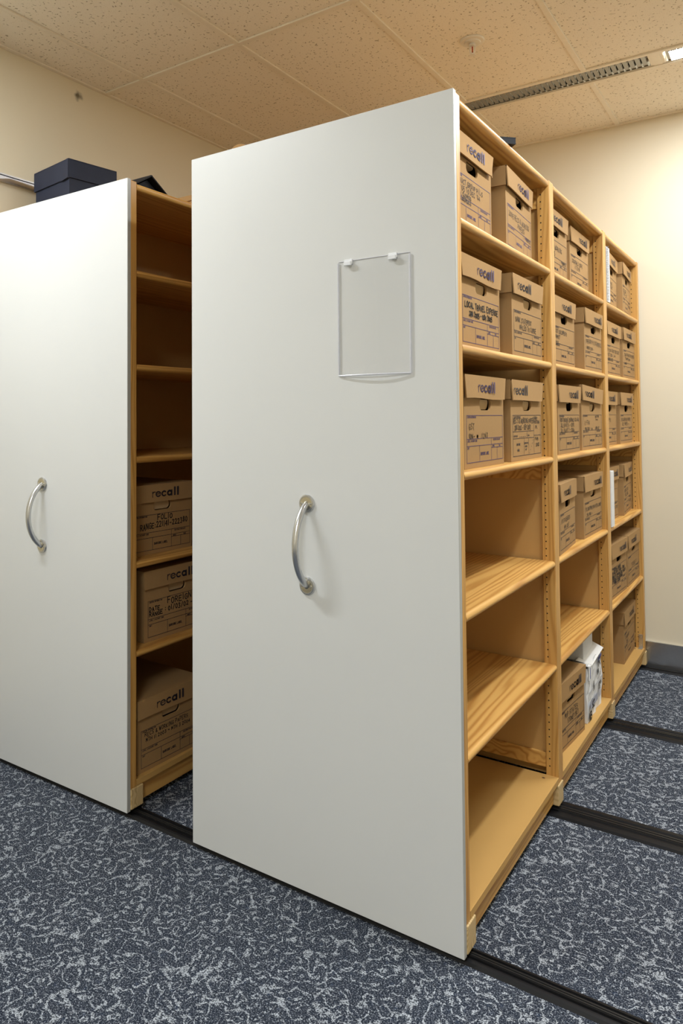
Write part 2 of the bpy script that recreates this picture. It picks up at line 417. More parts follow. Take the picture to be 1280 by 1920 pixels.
# ------------------------------------------------------------------ stroke lettering
G = {'A':"0,0 .5,1 1,0;.2,.38 .8,.38",'B':"0,0 0,1 .7,.95 .8,.75 .6,.54 0,.52;.6,.54 .95,.4 .9,.12 .6,0 0,0",'C':"1,.85 .6,1 .2,.85 0,.5 .2,.12 .6,0 1,.15",'D':"0,0 0,1 .6,.92 1,.5 .6,.06 0,0",
'E':"1,1 0,1 0,0 1,0;0,.52 .8,.52",'F':"1,1 0,1 0,0;0,.52 .8,.52",'G':"1,.85 .6,1 .2,.85 0,.5 .2,.1 .6,0 1,.15 1,.48 .6,.48",'H':"0,0 0,1;1,0 1,1;0,.5 1,.5",'I':".5,0 .5,1",'J':"1,1 .85,.2 .5,0 .1,.2;.4,1 1,1",'K':"0,0 0,1;1,1 0,.45 1,0",
'L':"0,1 0,0 1,0",'M':"0,0 .1,1 .5,.3 .9,1 1,0",'N':"0,0 0,1 1,0 1,1",'O':".5,1 .1,.8 0,.45 .2,.08 .55,0 .9,.2 1,.55 .85,.88 .5,1",'P':"0,0 0,1 .8,.95 .95,.72 .75,.48 0,.45",'Q':".5,1 .05,.75 .05,.25 .5,0 .95,.25 .95,.75 .5,1;.6,.3 1,-.1",
'R':"0,0 0,1 .8,.95 .9,.72 .7,.5 0,.48;.4,.48 1,0",'S':".95,.88 .5,1 .1,.82 .2,.58 .8,.44 .95,.2 .5,0 .05,.12",'T':"0,1 1,1;.5,1 .5,0",'U':"0,1 .05,.2 .5,0 .95,.2 1,1",'V':"0,1 .5,0 1,1",'W':"0,1 .25,0 .5,.7 .75,0 1,1",'X':"0,0 1,1;0,1 1,0",'Y':"0,1 .5,.5 1,1;.5,.5 .5,0",'Z':"0,1 1,1 0,0 1,0",
'0':".5,1 .1,.8 .05,.3 .45,0 .9,.2 .95,.7 .5,1",'1':".5,0 .5,1",'2':".05,.8 .4,1 .85,.85 .8,.55 .05,0 1,0",'3':".05,.9 .6,1 .9,.8 .45,.55 .95,.3 .6,0 .05,.1",'4':".8,0 .8,1 .0,.35 1,.35",'5':".95,1 .15,1 .1,.55 .7,.6 .95,.3 .6,0 .05,.08",'6':".8,1 .25,.6 .1,.2 .5,0 .9,.2 .7,.5 .15,.35",'7':".0,1 1,1 .35,0",'8':".5,.53 .15,.75 .5,1 .85,.78 .5,.53 .05,.25 .5,0 .95,.25 .5,.53",'9':".9,.65 .4,.5 .1,.75 .5,1 .9,.8 .7,0",
'-':".1,.5 .9,.5","'":".5,1 .4,.75",'/':".1,-.1 .9,1.1",'&':"1,0 .25,.75 .5,1 .7,.8 .1,.3 .3,0 .9,.4",'.':".4,0 .5,.06",'(':".7,1.1 .35,.5 .7,-.1",')':".3,1.1 .65,.5 .3,-.1",':':".5,.7 .5,.62;.5,.25 .5,.17",'~':"0,.5 .25,.65 .6,.4 1,.55",'+':".1,.5 .9,.5;.5,.15 .5,.85",
'#':"0,.2 1,.7 0,.5 1,.35 0,.8 1,.15 0,.35 1,.85 0,.6 1,.5 .1,.9 .9,.1"}
GL = {k: [[tuple(float(c) for c in p.split(',')) for p in s.split()] for s in v.split(';')] for k, v in G.items()}
NARROW = set("I1'.:")
def ribbon(bm, pts, wd, x):
    for (a, b), (c, d) in zip(pts, pts[1:]):
        L = math.hypot(c-a, d-b)
        if L < 1e-7: continue
        ux, uy = (c-a)/L, (d-b)/L; h = wd/2; e = h*.8
        q = [(a-ux*e-uy*h, b-uy*e+ux*h), (c+ux*e-uy*h, d+uy*e+ux*h), (c+ux*e+uy*h, d+uy*e-ux*h), (a-ux*e+uy*h, b-uy*e-ux*h)]
        bm.faces.new([bm.verts.new((x, u, v)) for u, v in q][::-1])
def write(bm, s, u, v, h, wd, x, maxw=None, jit=0., slope=0., ratio=.62, gap=.30):
    r = random.Random(s)
    tot = 0
    for ch in s: tot += (.5 if ch == ' ' else (.25 if ch in NARROW else ratio)+gap)*h
    k = 1. if not maxw or tot <= maxw else maxw/tot
    for ch in s:
        if ch == ' ': u += .5*h*k; continue
        cw = (.25 if ch in NARROW else ratio)*h*k
        if ch in GL:
            jy = r.uniform(-jit, jit)*h; sh = r.uniform(-jit, jit)*.6; hh = h*(1+r.uniform(-jit, jit)*.8)
            for st in GL[ch]:
                ribbon(bm, [(u+a*cw+sh*b*h*.3+r.uniform(-1, 1)*jit*.03*h, v+jy+b*hh+slope*u) for a, b in st], wd, x)
        u += cw+gap*h*k
def arc(cx, cy, rx, ry, a0, a1, n=14): return [(cx+rx*math.cos(math.radians(a0+(a1-a0)*i/n)), cy+ry*math.sin(math.radians(a0+(a1-a0)*i/n))) for i in range(n+1)]
def logo_bm(x=0., h=.020):
    """lettering growing bolder from r to l; h is the x-height, centred on u=0, baseline v=0"""
    bm = bmesh.new(); k = h
    def R(pts, wd): ribbon(bm, [(a*k*1.42, b*k) for a, b in pts], wd*k*1.12, x)
    R([(-2.62, 0), (-2.62, .98)], .13); R(arc(-2.30, .62, .30, .34, 170, 60), .13)
    R(arc(-1.62, .50, .40, .44, 12, 330), .19); R([(-1.98, .46), (-1.45, .56), (-1.24, .60)], .12)
    R(arc(-.58, .50, .38, .43, 45, 315), .23)
    R(arc(.42, .50, .34, .40, 0, 360, 18), .29); R([(.80, .05), (.80, .95)], .30)
    R([(1.38, .08), (1.38, 1.42)], .36); R([(1.96, .08), (1.96, 1.42)], .38)
    return bm
logo_p = mesh('brand_lettering', logo_bm(), M_inkp); logo_k = mesh('brand_lettering', logo_bm(), M_inkk)

# ------------------------------------------------------------------ archive boxes
BW, BH, BD, LID = .322, .262, .372, .062
FX = -.007                      # body front plane, the lid front being at x = 0
def rrect(cu, cv, w, h, r, n=5):
    p = []
    for (sx, sy, a0) in ((1, 1, 0), (-1, 1, 90), (-1, -1, 180), (1, -1, 270)):
        for i in range(n+1):
            a = math.radians(a0+90*i/n); p.append((cu+sx*(w/2-r)+r*math.cos(a), cv+sy*(h/2-r)+r*math.sin(a)))
    return p
HOLE = (0.004, .180, .090, .034, .0145)
def body_mesh():
    bm = bmesh.new(); th = .006; hw = BW/2
    o = [(-hw, 0), (hw, 0), (hw, BH-.004), (-hw, BH-.004)]; hp = rrect(*HOLE)
    loops = []
    for x in (FX, FX-th):
        ov = [bm.verts.new((x, *p)) for p in o]; hv = [bm.verts.new((x, *p)) for p in hp]
        es = [bm.edges.new((l[i], l[(i+1) % len(l)])) for l in (ov, hv) for i in range(len(l))]
        bmesh.ops.triangle_fill(bm, use_beauty=True, use_dissolve=False, edges=es)
        loops.append((ov, hv))
    for j in (0, 1):
        a, b = loops[0][j], loops[1][j]
        for i in range(len(a)): bm.faces.new((a[i], a[(i+1) % len(a)], b[(i+1) % len(a)], b[i]))
    bmesh.ops.recalc_face_normals(bm, faces=bm.faces[:])
    # folded corner strip and the other walls
    x1 = FX-th; x0 = FX-BD
    box(bm, x0, x1, -hw, -hw+.005, 0, BH-.004); box(bm, x0, x1, hw-.005, hw, 0, BH-.004)
    box(bm, x0, x0+.005, -hw+.005, hw-.005, 0, BH-.004); box(bm, x0+.005, x1, -hw+.005, hw-.005, 0, .005)
    return mesh('body', bm, M_card)
BODY = body_mesh()
def lid_mesh(slant, sag):
    bm = bmesh.new(); hw = BW/2+.006; t = .004; z1 = BH; z0 = BH-LID
    box(bm, FX-BD-.006, 0, -hw, hw, z1-t, z1)
    box(bm, FX-BD-.006, -t, -hw, -hw+t, z0, z1-t); box(bm, FX-BD-.006, -t, hw-t, hw, z0, z1-t)
    box(bm, FX-BD-.006, FX-BD-.002, -hw+t, hw-t, z0, z1-t)
    n = 6                        # front flap, right end cut at a slant, lower edge a little wavy and kicked out
    F = []; Bk = []
    for i in range(n+1):
        a = i/n; ut = -hw+2*hw*a; ub = -hw+(2*hw-slant)*a
        kick = .004+sag*math.sin(a*5.0+1)*.5; dz = sag*math.sin(a*6.5)*.6
        F.append((bm.verts.new((0, ut, z1)), bm.verts.new((kick, ub, z0-.004+dz))))
        Bk.append((bm.verts.new((-t, ut, z1-.0005)), bm.verts.new((kick-t, ub, z0-.004+dz))))
    fs = []
    for i in range(n):
        fs.append(bm.faces.new((F[i][1], F[i+1][1], F[i+1][0], F[i][0]))); fs.append(bm.faces.new((Bk[i][0], Bk[i+1][0], Bk[i+1][1], Bk[i][1])))
        fs.append(bm.faces.new((F[i][1], Bk[i][1], Bk[i+1][1], F[i+1][1]))); fs.append(bm.faces.new((F[i][0], F[i+1][0], Bk[i+1][0], Bk[i][0])))
    for i in (0, n): fs.append(bm.faces.new((F[i][0], F[i][1], Bk[i][1], Bk[i][0])))
    bmesh.ops.recalc_face_normals(bm, faces=fs)
    return mesh('lid', bm, M_card)
LIDS = [lid_mesh(.028, .001), lid_mesh(.022, .003), lid_mesh(.010, .001)]
def flap_mesh():
    bm = bmesh.new(); pts = rrect(0, -HOLE[3]/2+.001, HOLE[2]-.004, HOLE[3]-.004, .013)
    prism(bm, [(u, v) for u, v in pts], -.002, .002, 'x'); return mesh('handle_flap', bm, M_cardin)
FLAP = flap_mesh()
# printed form
U0, U1, V0, V1 = -.142, .150, .016, .148
def form_mesh(ink):
    bm = bmesh.new(); x = 0; lw = .0016
    def U(a): return U0+(U1-U0)*a
    def V(b): return V1+(V0-V1)*b
    def ln(a, b, c, d): ribbon(bm, [(U(a), V(b)), (U(c), V(d))], lw, x)
    for b in (0, .5, .65, 1): ln(0, b, 1, b)
    ln(.66, .72, 1, .72)
    ln(0, 0, 0, 1); ln(1, 0, 1, 1); ln(.33, .65, .33, 1); ln(.66, .5, .66, 1); ln(.83, .72, .83, 1)
    def tx(s, a, b, h, mw): write(bm, s, U(a), V(b), h, .0011, x, mw, ratio=.55, gap=.22)
    tx('CARTON INFORMATION', .02, .055, .005, .08); tx('LEVEL 2 ACCOUNT CODE', .02, .56, .005, .08); tx('DESTRUCTION DATE', .72, .56, .005, .065)
    tx('UNIT', .02, .71, .005, .03); tx('MONTH', .69, .705, .0045, .03); tx('YEAR', .88, .705, .0045, .025)
    write(bm, 'BARCODE LABEL', U(.36), V(.86), .0075, .0017, x, .078, ratio=.5, gap=.22)
    return mesh('printed_form', bm, ink)
FORM_P, FORM_K = form_mesh(M_inkp), form_mesh(M_inkk)
def form_alt():
    bm = bmesh.new(); x = 0; lw = .0016
    def U(a): return U0+(U1-U0)*a
    def V(b): return V1+(V0-V1)*b
    def ln(a, b, c, d): ribbon(bm, [(U(a), V(b)), (U(c), V(d))], lw, x)
    for l in ((0,0,1,0),(0,1,1,1),(0,0,0,1),(1,0,1,1),(.74,0,.74,1),(0,.40,.74,.40),(0,.57,.74,.57),(.48,.40,.48,.57),(.38,.57,.38,1),(.54,.57,.54,1),(.74,.52,1,.52)): ln(*l)
    for k in range(5): ln(.57+.033*k, .97-.08*k, .58+.033*k, .945-.08*k)
    for k in range(4): ln(.22+.06*k, .535, .25+.06*k, .535)
    def tx(s, a, b, h, mw, wd=.0011): write(bm, s, U(a), V(b), h, wd, x, mw, ratio=.55, gap=.22)
    tx('CLIENT REFERENCE', .03, .07, .006, .09); tx('CLIENT CODE', .02, .53, .005, .05); tx('BOX #', .51, .53, .005, .03)
    tx('BAR CODE', .12, .74, .006, .04, .0015); tx('LABEL', .14, .88, .006, .03, .0015); tx('DESTRUCTION', .39, .72, .005, .04); tx('REVIEW', .41, .80, .005, .03); tx('DATE', .42, .88, .005, .025)
    return mesh('printed_form', bm, M_inkk)
FORM_A = form_alt()

def archive_box(x, y0, y1, z, rec0, rec1, label, lines, ink='p', lid=0, logo_u=.0, bold=False, flap=False, alt=False, group=None, tilt=0., h=.0155, split=False):
    """front face corners at (x-rec0, y0) and (x-rec1, y1); the box is as wide as the type, centred between them"""
    rz = math.atan2(rec1-rec0, y1-y0); yc = (y0+y1)/2; xf = x-(rec0+rec1)/2
    t = thing('archive_box', label, 'storage box', (xf, yc, z+.0005), rz, group)
    put('body', BODY, t)
    l = put('lid', LIDS[lid], t)
    if tilt: l.rotation_euler = (tilt, 0, 0); l.location = (0, BH*math.sin(tilt), .006)
    put('brand_lettering', logo_p if ink == 'p' else logo_k, l, (.0042, logo_u, BH-.047))
    put('handle_flap', FLAP, t, (FX-.0085, HOLE[0], HOLE[1]+HOLE[3]/2-.001), (0, math.radians(10 if flap else 84), 0))
    put('printed_form', FORM_A if alt else (FORM_P if ink == 'p' else FORM_K), t, (FX+.0006, 0, 0))
    if lines:
        bm = bmesh.new()
        for i, ln in enumerate(lines):
            s, u, v = ln[:3]; hh = ln[3] if len(ln) > 3 else h; mw = ln[4] if len(ln) > 4 else U1-u-.004
            write(bm, s, u, v, hh, .0034 if bold else .0021, 0, mw, jit=.12, slope=ln[5] if len(ln) > 5 else 0)
            if split and i < len(lines)-1:
                part('handwriting', bm, M_pent, t, (FX+.0010, 0, 0)); bm = bmesh.new()
        part('handwriting', bm, M_pen if (bold or ink == 'k') else M_pent, t, (FX+.0010, 0, 0))
    return t

Z1, Z2, Z3, Z4, Z5, Z6 = 1.927, 1.587, 1.248, .876, .511, .117
g1, g2, g3 = 'archive boxes in the first bay', 'archive boxes in the middle bay', 'archive boxes in the end bay'
def two(a, b, u=-.125, u2=None, v=.116, v2=.094): return [(a, u, v), (b, u2 if u2 is not None else u+.02, v2)]
R = W
# first bay
archive_box(R, .055, .383, Z1, .030, .030, 'kraft archive box marked PRODUCT GROUP, top shelf beside the white end panel', [('PRODUCT GROUP P/LS', -.130, .121, .014), ("JAN '05 TO DEC '04", -.13, .102, .014), ('MANUAL CLEARING', -.125, .086, .010, .12), ('SALES JOURNALS', -.125, .072, .010, .12)], 'p', 0, .02, group=g1)
archive_box(R, .470, .806, Z1, .017, .035, 'kraft archive box marked 2005 RECS on the top shelf, turned slightly', [('2005 RECS & WORKING', -.125, .112, .016), ('PAPERS', -.02, .090, .016), ('(2 OF 2)', .085, .072, .011, .06)], 'p', 0, .03, group=g1)
archive_box(R, .112, .447, Z2, .030, .030, 'kraft archive box marked LOCAL TRAVEL EXPENSE, second shelf, touching the end panel upright', [('LOCAL TRAVEL EXPENSE', -.125, .115, .016), ('JAN 2005 - NOV 2005', -.095, .092, .014, .19)], 'p', 1, .025, flap=True, bold=True, group=g1)
archive_box(R, .490, .826, Z2, .010, .010, 'kraft archive box marked BANK STATEMENT on the second shelf', [('BANK STATEMENT', -.125, .112, .015, .17), ('MAILED TO COMDE', -.085, .090, .015, .18)], 'k', 0, -.050, flap=True, group=g1)
archive_box(R, .110, .445, Z3, .022, .022, 'kraft archive box marked GST, third shelf, purple lettering', [('GST', -.125, .108, .016), ('0206 ~', -.125, .084, .012, .045), ('#', -.066, .083, .014), ('11263', -.03, .083, .014)], 'p', 1, .0, flap=True, split=True, group=g1)
archive_box(R, .490, .828, Z3, .019, .017, 'kraft archive box marked RECS & WORKING PAPER JUN 2002 with black lettering', [("REC'S & WORKING PAPER", -.136, .122, .016, .21), ('JUN 2002 - SEP 2002', -.128, .101, .015, .17), ('NON-', .082, .133, .010), ('POSTING', .078, .120, .010, .06), ('J+L', .088, .104, .010), ('P-PG', .086, .062, .010), ('2002', .094, .042, .011)], 'k', 0, -.080, alt=True, flap=True, bold=False, group=g1)
# middle bay
archive_box(R, .945, 1.273, Z1, .033, .033, 'kraft archive box marked FEB JAN WORKING PAPERS on the middle bay top shelf', [('FEB JAN WORKING', -.128, .112, .017), ('PAPERS', -.11, .086, .018, .12), ('(2 OF 2)', .08, .068, .011, .06)], 'k', 0, .0, group=g2)
archive_box(R, 1.350, 1.680, Z1, .043, .043, 'kraft archive box set back on the middle bay top shelf, gap to its right', two('JOURNALS 2005', '11 TO 90', u2=-.08), 'k', 0, .04, group=g2)
archive_box(R, .978, 1.312, Z2, .018, .018, 'kraft archive box marked CUST DOCUMENTS on the middle bay second shelf', [('CUST DOCUMENTS', -.13, .122, .014, .19), ('MARKET', -.125, .102, .013, .09), ('2004 -', -.128, .078, .014, .08)], 'k', 0, .02, group=g2)
archive_box(R, 1.404, 1.738, Z2, .004, .004, 'kraft archive box marked TREASURY FX on the middle bay second shelf', [('TREASURY FX STATEMENTS', -.13, .116, .016), ('MARCH 2004 -', -.12, .090, .013, .13)], 'k', 0, .06, group=g2)
archive_box(R, .990, 1.325, Z3, .007, .007, 'darker kraft archive box marked NON TRADING JOURNALS on the middle bay third shelf', [('NON TRADING JOURNALS 02-04', -.13, .122, .014), ('JUL B W/E 5 - 2003', -.125, .103, .014, .22), ('JUL B W/E 7 - 2004', -.125, .082, .014, .22)], 'k', 0, .045, group=g2)
archive_box(R, 1.386, 1.716, Z3, .016, .004, 'kraft archive box with a crooked tilted lid on the middle bay third shelf', [('E-FAX', -.115, .107, .017), ('AUG 2001 -', -.115, .084, .012, .09), ('#', -.01, .084, .011), ('APR 02', .05, .084, .012), ('NOT 1999', .05, .136, .009, .08), ('#', .06, .124, .009), ('#', .08, .124, .009)], 'k', 0, -.058, tilt=-.05, flap=True, group=g2)
archive_box(R, .978, 1.312, Z4, .004, .028, 'kraft archive box marked FX STATEMENTS on the fourth shelf, turned inward', [('FX STATEMENTS', -.12, .113, .015, .17), ('MAY 2007', -.07, .088, .014, .11)], 'k', 1, -.04, group=g2)
archive_box(R, 1.400, 1.738, Z4, .018, .016, 'kraft archive box marked FX CONFIRMATION on the fourth shelf of the middle bay', [('FX CONFIRMATION AFTER LOANS', -.13, .112, .014), ('2ND MAY -', -.115, .088, .014, .12)], 'k', 0, .06, flap=True, group=g2)
archive_box(R, 1.014, 1.348, Z6, .038, .013, 'kraft archive box marked MIP STATES on the bottom shelf of the middle bay', [('MIP STATES', -.07, .116, .018, .16), ('SYDNEY BET', -.04, .092, .017, .13)], 'k', 1, .035, flap=True, group=g2)
# end bay
archive_box(R, 1.915, 2.245, Z1, .015, .033, 'kraft archive box behind the spiral-bound document on the end bay top shelf', [('RECORD SALES', -.12, .116, .013, .2), ('AUG TO 2003', -.10, .096, .013, .18), ('28-10  70', -.03, .06, .01, .1)], 'k', 0, .0, group=g3)
archive_box(R, 2.256, 2.586, Z1, .008, .028, 'kraft archive box turned away at the far end of the top shelf', two('BSC 2005', 'REF - 28'), 'k', 0, .03, group=g3)
archive_box(R, 1.912, 2.246, Z2, .022, .022, 'kraft archive box with its lettering cut off by the upright, end bay second shelf', [('FX 2004 TRUST CEB-2002', -.13, .118, .014), ('EXT 2004 - 11-4', -.12, .096, .014, .2), ('SEPT 2002', -.12, .074, .014, .14)], 'k', 0, .0, group=g3)
archive_box(R, 2.252, 2.586, Z2, .012, .012, 'kraft archive box nearest the back wall on the second shelf', [('2006 TAX AUDIT DOCUMENTS', -.12, .118, .014), ('TO MARCH 2004', -.10, .098, .012, .17), ('MISC -', -.10, .074, .011, .06)], 'k', 0, -.03, group=g3)
archive_box(R, 1.820, 2.150, Z3, .027, .027, 'shaded kraft archive box half hidden by the upright on the end bay third shelf', two('MISC SCRIPTS', 'MAY 4-7'), 'k', 0, .03, group=g3)
archive_box(R, 2.172, 2.500, Z3, .016, .016, 'kraft archive box marked BSC WORKING on the end bay third shelf', two('BSC WORKING PAPERS', 'DEC (PAPER -)'), 'k', 0, .05, group=g3)
archive_box(R, 1.880, 2.205, Z4, .038, .038, 'kraft archive box behind the white binder on the end bay fourth shelf', two('REPORTS TAX', 'INPUT 2004'), 'k', 0, .06, group=g3)
archive_box(R, 2.258, 2.582, Z4, .021, .044, 'kraft archive box angled inward at the end of the fourth shelf', two('REPORTS TAX', 'INPUT 2004'), 'k', 0, .06, group=g3)
archive_box(R, 1.914, 2.242, Z5, .022, .010, 'kraft archive box covered in dense handwriting on the fifth shelf of the end bay', [('THE BALL ORDER', -.11, .132, .012, .22), ('TR HOLIDAYS 1 YEAR - TERM', -.13, .116, .012), ('BOOK OF TERM HOLIDAY SALES', -.13, .099, .012), ('SCHEDULE IN 4TH BOOK', -.13, .084, .012), ('BOOK 4 YEARS', -.09, .068, .011, .2)], 'k', 0, .055, bold=True, group=g3)
archive_box(R, 2.260, 2.590, Z5, .010, .010, 'paler kraft archive box half hidden behind its neighbour on the fifth shelf', [('TV DEAL S', -.06, .09, .018)], 'k', 0, -.03, flap=True, group=g3)
archive_box(R, 2.252, 2.586, Z6, .034, .040, 'kraft archive box standing alone on the bottom shelf of the end bay', [('TO BUDGET', -.12, .116, .015, .15), ('2003', -.09, .09, .014, .06)], 'k', 0, .03, group=g3)
# shelving on the left
gl = 'archive boxes in the left unit'; XLs = -GAP
archive_box(XLs, .068, .398, .881, .066, .054, 'kraft archive box marked FOLIO RANGE 221141 in the dark left shelving', [('FOLIO', -.02, .127, .019, .1), ('RANGE:221141-222380', -.105, .098, .020, .245, .03)], 'k', 2, .02, bold=True, flap=True, group=gl)
archive_box(XLs, .116, .446, .567, .036, .024, 'kraft archive box marked FOREIGN TT in the left shelving', [('FOREIGN TT', -.045, .122, .022, .18), ('DATE', -.136, .110, .015, .06), ('RANGE', -.136, .090, .015, .075), (': 01/03/02 - 23/', -.058, .096, .017, .2)], 'k', 2, .02, bold=True, flap=True, group=gl)
archive_box(XLs, .062, .392, .117, .014, .004, 'kraft archive box marked RECS WORKING PAPERS on the bottom shelf of the left shelving', [('RECS & WORKING PAPERS', -.125, .124, .014, .22), ('MTH 11 2003 ~ MTH 3 2004', -.12, .104, .012, .24)], 'k', 1, .0, flap=True, group=gl)

# ------------------------------------------------------------------ shelving units
YU = [(.016, .045), (.880, .936), (1.745, 1.806), (2.595, 2.632)]     # upright frames
YR = [(.016, .074), (.864, .922), (1.748, 1.802), (2.598, 2.642)]     # base runners
BAYS = [(.045, .880), (.936, 1.745), (1.806, 2.595)]
ST = .024
def shelf_mesh(L, depth, name='shelf', m=None, th=ST, nose=True):
    bm = bmesh.new(); r = th/2; prof = [(-depth, -th), (-depth, 0)]
    if nose:
        prof += [(-r*.9, 0)] + [(-r*.9+r*.9*math.cos(math.radians(a)), -r+r*math.sin(math.radians(a))) for a in range(75, -90, -15)] + [(-r*.9, -th)]
    else: prof += [(-.001, 0), (0, -.001), (0, -th)]
    prism(bm, prof, -L/2, L/2, 'y'); return mesh(name, bm, m or M_py, smooth=True)
DEP = HW-.0045
SHELF = [shelf_mesh(b-a-.001, DEP) for a, b in BAYS]; BASE = [shelf_mesh(b-a, DEP, 'base_board', M_mdf, .020, False) for a, b in BAYS]
def holes(zs, y, ny, xs):
    bm = bmesh.new()
    for x in xs:
        for z in zs:
            c = [(x+.0026*math.cos(k*math.pi/4), z+.0026*math.sin(k*math.pi/4)) for k in range(8)]
            bm.faces.new([bm.verts.new((a, y+ny*.0004, b)) for a, b in c])
    return bm
def handle(parent, x):
    bm = bmesh.new(); z0, z1 = .902, 1.142; pts = []; n = 22
    for i in range(n+1):
        a = i/n; th = math.radians(-62+124*a)
        pts.append((x, -.004-.060*(math.cos(th)-math.cos(math.radians(62)))/(1-math.cos(math.radians(62))), (z0+z1)/2+.119*math.sin(th)/math.sin(math.radians(62))))
    pts = [(x, -.001, z0+.002)] + pts + [(x, -.001, z1-.002)]
    tube(bm, pts, .0098, 14); h = part('grab_handle', bm, M_alu, parent, smooth=True)
    for z in (z0, z1):
        bm = bmesh.new(); lathe(bm, [(.0255, 0), (.0265, -.003), (.0250, -.0065), (.0215, -.0075), (.020, -.0070), (.002, -.0070)], (x, 0, z), 'y', 32); part('rosette', bm, M_alu, h, smooth=True)
        bm = bmesh.new(); lathe(bm, [(.0195, -.0070), (.0195, -.0076), (.002, -.0077)], (x, 0, z), 'y', 28); part('rosette_face', bm, M_brass, h)
        for sg in (-1, 1):
            bm = bmesh.new(); lathe(bm, [(.0040, -.0070), (.0038, -.0088), (.0022, -.0092), (.0018, -.0078), (.0006, -.0078)], (x+sg*.0150, 0, z), 'y', 12); part('screw', bm, M_steel, h, smooth=True)
def unit(cx, label, rightz, leftz, hx):
    """rightz/leftz: for each bay the heights of its shelf tops"""
    t = thing('mobile_shelving_unit', label, 'shelving', (cx, 0, 0), 0, 'mobile shelving units')
    bm = bmesh.new(); box(bm, -HW, HW, 0, .016, .020, TOP)
    ep = part('end_panel', bm, M_lam, t, bevel=.0008, seg=1)
    for sg in (-1, 1):
        bm = bmesh.new(); box(bm, min(sg*HW, sg*(HW+.0006)), max(sg*HW, sg*(HW+.0006)), .0008, .0155, .021, TOP-.001); part('edge_band', bm, M_lamedge, ep)
    handle(t, hx-cx)
    zs = [.150+.0256*k for k in range(81)]
    for i, (a, b) in enumerate(YU):
        for sg in (-1, 1):
            x0, x1 = sorted((sg*HW, sg*(HW-.045)))
            bm = bmesh.new(); box(bm, x0, x1, a, b, .095, 2.247 if i else 2.252)
            p = part('upright_post', bm, M_pz, t, bevel=.003)
            hm = bmesh.new(); hx0 = sg*(HW-.031)
            if i: hm2 = holes(zs, a, -1, [hx0]); o = part('peg_holes', hm2, M_hole, p); o['kind'] = 'stuff'
            if i < 3: o = part('peg_holes', holes(zs, b, 1, [hx0]), M_hole, p); o['kind'] = 'stuff'
            hm.free()
        m0, m1 = (a+.013, b-.013) if i in (1, 2) else ((a+.002, b-.013) if i == 0 else (a+.013, b-.002))
        boxpart('side_panel', (-HW+.045, HW-.045, m0, m1, .19, 2.15), M_mdfe, t)
        r0, r1 = m0-.009 if i else m0, m1+.009 if i < 3 else m1
        for z0, z1 in ((.140, .192), (1.163, 1.224), (2.150, 2.2465)):
            boxpart('frame_rail', (-HW+.045, HW-.045, r0, r1, z0, z1), M_px if False else M_py, t, bevel=.002)
    for (a, b) in YR:
        bm = bmesh.new(); box(bm, -HW-.004, HW+.004, a, b, .024, .095); part('base_runner', bm, M_px, t, bevel=.003)
    for j, (a, b) in enumerate(BAYS):
        yc = (a+b)/2
        boxpart('back_partition', (-.0044, .0044, a, b, .117, 2.2465), M_mdfe, t)
        for sg, zz in ((1, rightz[j]), (-1, leftz[j])):
            rz = 0 if sg > 0 else math.pi
            put('top_board', SHELF[j], t, (sg*HW, yc, 2.247), (0, 0, rz))
            for z in zz[:-1]: put('shelf', SHELF[j], t, (sg*HW, yc, z), (0, 0, rz))
            put('base_board', BASE[j], t, (sg*HW, yc, zz[-1]), (0, 0, rz))
            x0, x1 = sorted((sg*(HW-.034), sg*(HW-.016)))
            boxpart('kick_board', (x0, x1, YR[j][1], YR[j+1][0], .030, .097), M_py, t)
            for yy in (YR[j+1][0]-.030,):
                bm = bmesh.new(); x_ = sg*(HW-.05); lathe(bm, [(.006, -.010), (.028, -.010), (.030, -.007), (.030, .007), (.028, .010), (.006, .010)], (x_, yy, .041), 'y', 20); part('wheel', bm, M_wheel, t, smooth=True)
            for yy in (a+.025, b-.03):
                bm = bmesh.new(); lathe(bm, [(.0055, .0001), (.0050, .0003), (.0020, .0004), (.001, .0002)], (sg*(HW-.045), yy, zz[-1]), 'z', 12); part('screw', bm, M_steel, t, smooth=True)
    # corner bracket at the far end
    bm = bmesh.new(); box(bm, HW-.029, HW-.008, 2.5925, 2.595, .118, .190); box(bm, HW-.029, HW-.008, 2.566, 2.595, .1172, .1195)
    br = part('corner_bracket', bm, M_steel, t, bevel=.0008, seg=1)
    for z in (.135, .175):
        bm = bmesh.new(); lathe(bm, [(.004, 2.5925), (.0035, 2.591), (.001, 2.5905)], (HW-.0185, 0, z), 'y', 10); part('screw', bm, M_steel, br, smooth=True)
    return t
z16 = [Z1, Z2, Z3, Z4, Z5, Z6]
unit(HW, 'tall pine mobile shelving unit with white end panel, mostly filled with kraft boxes', [z16]*3, [z16]*3, .456)
zl = [1.931, 1.590, 1.257, .881, .567, .117]
unit(-GAP-HW, 'pine mobile shelving unit further left, its white end panel cut by the frame', [zl]*3, [zl]*3, -.786)

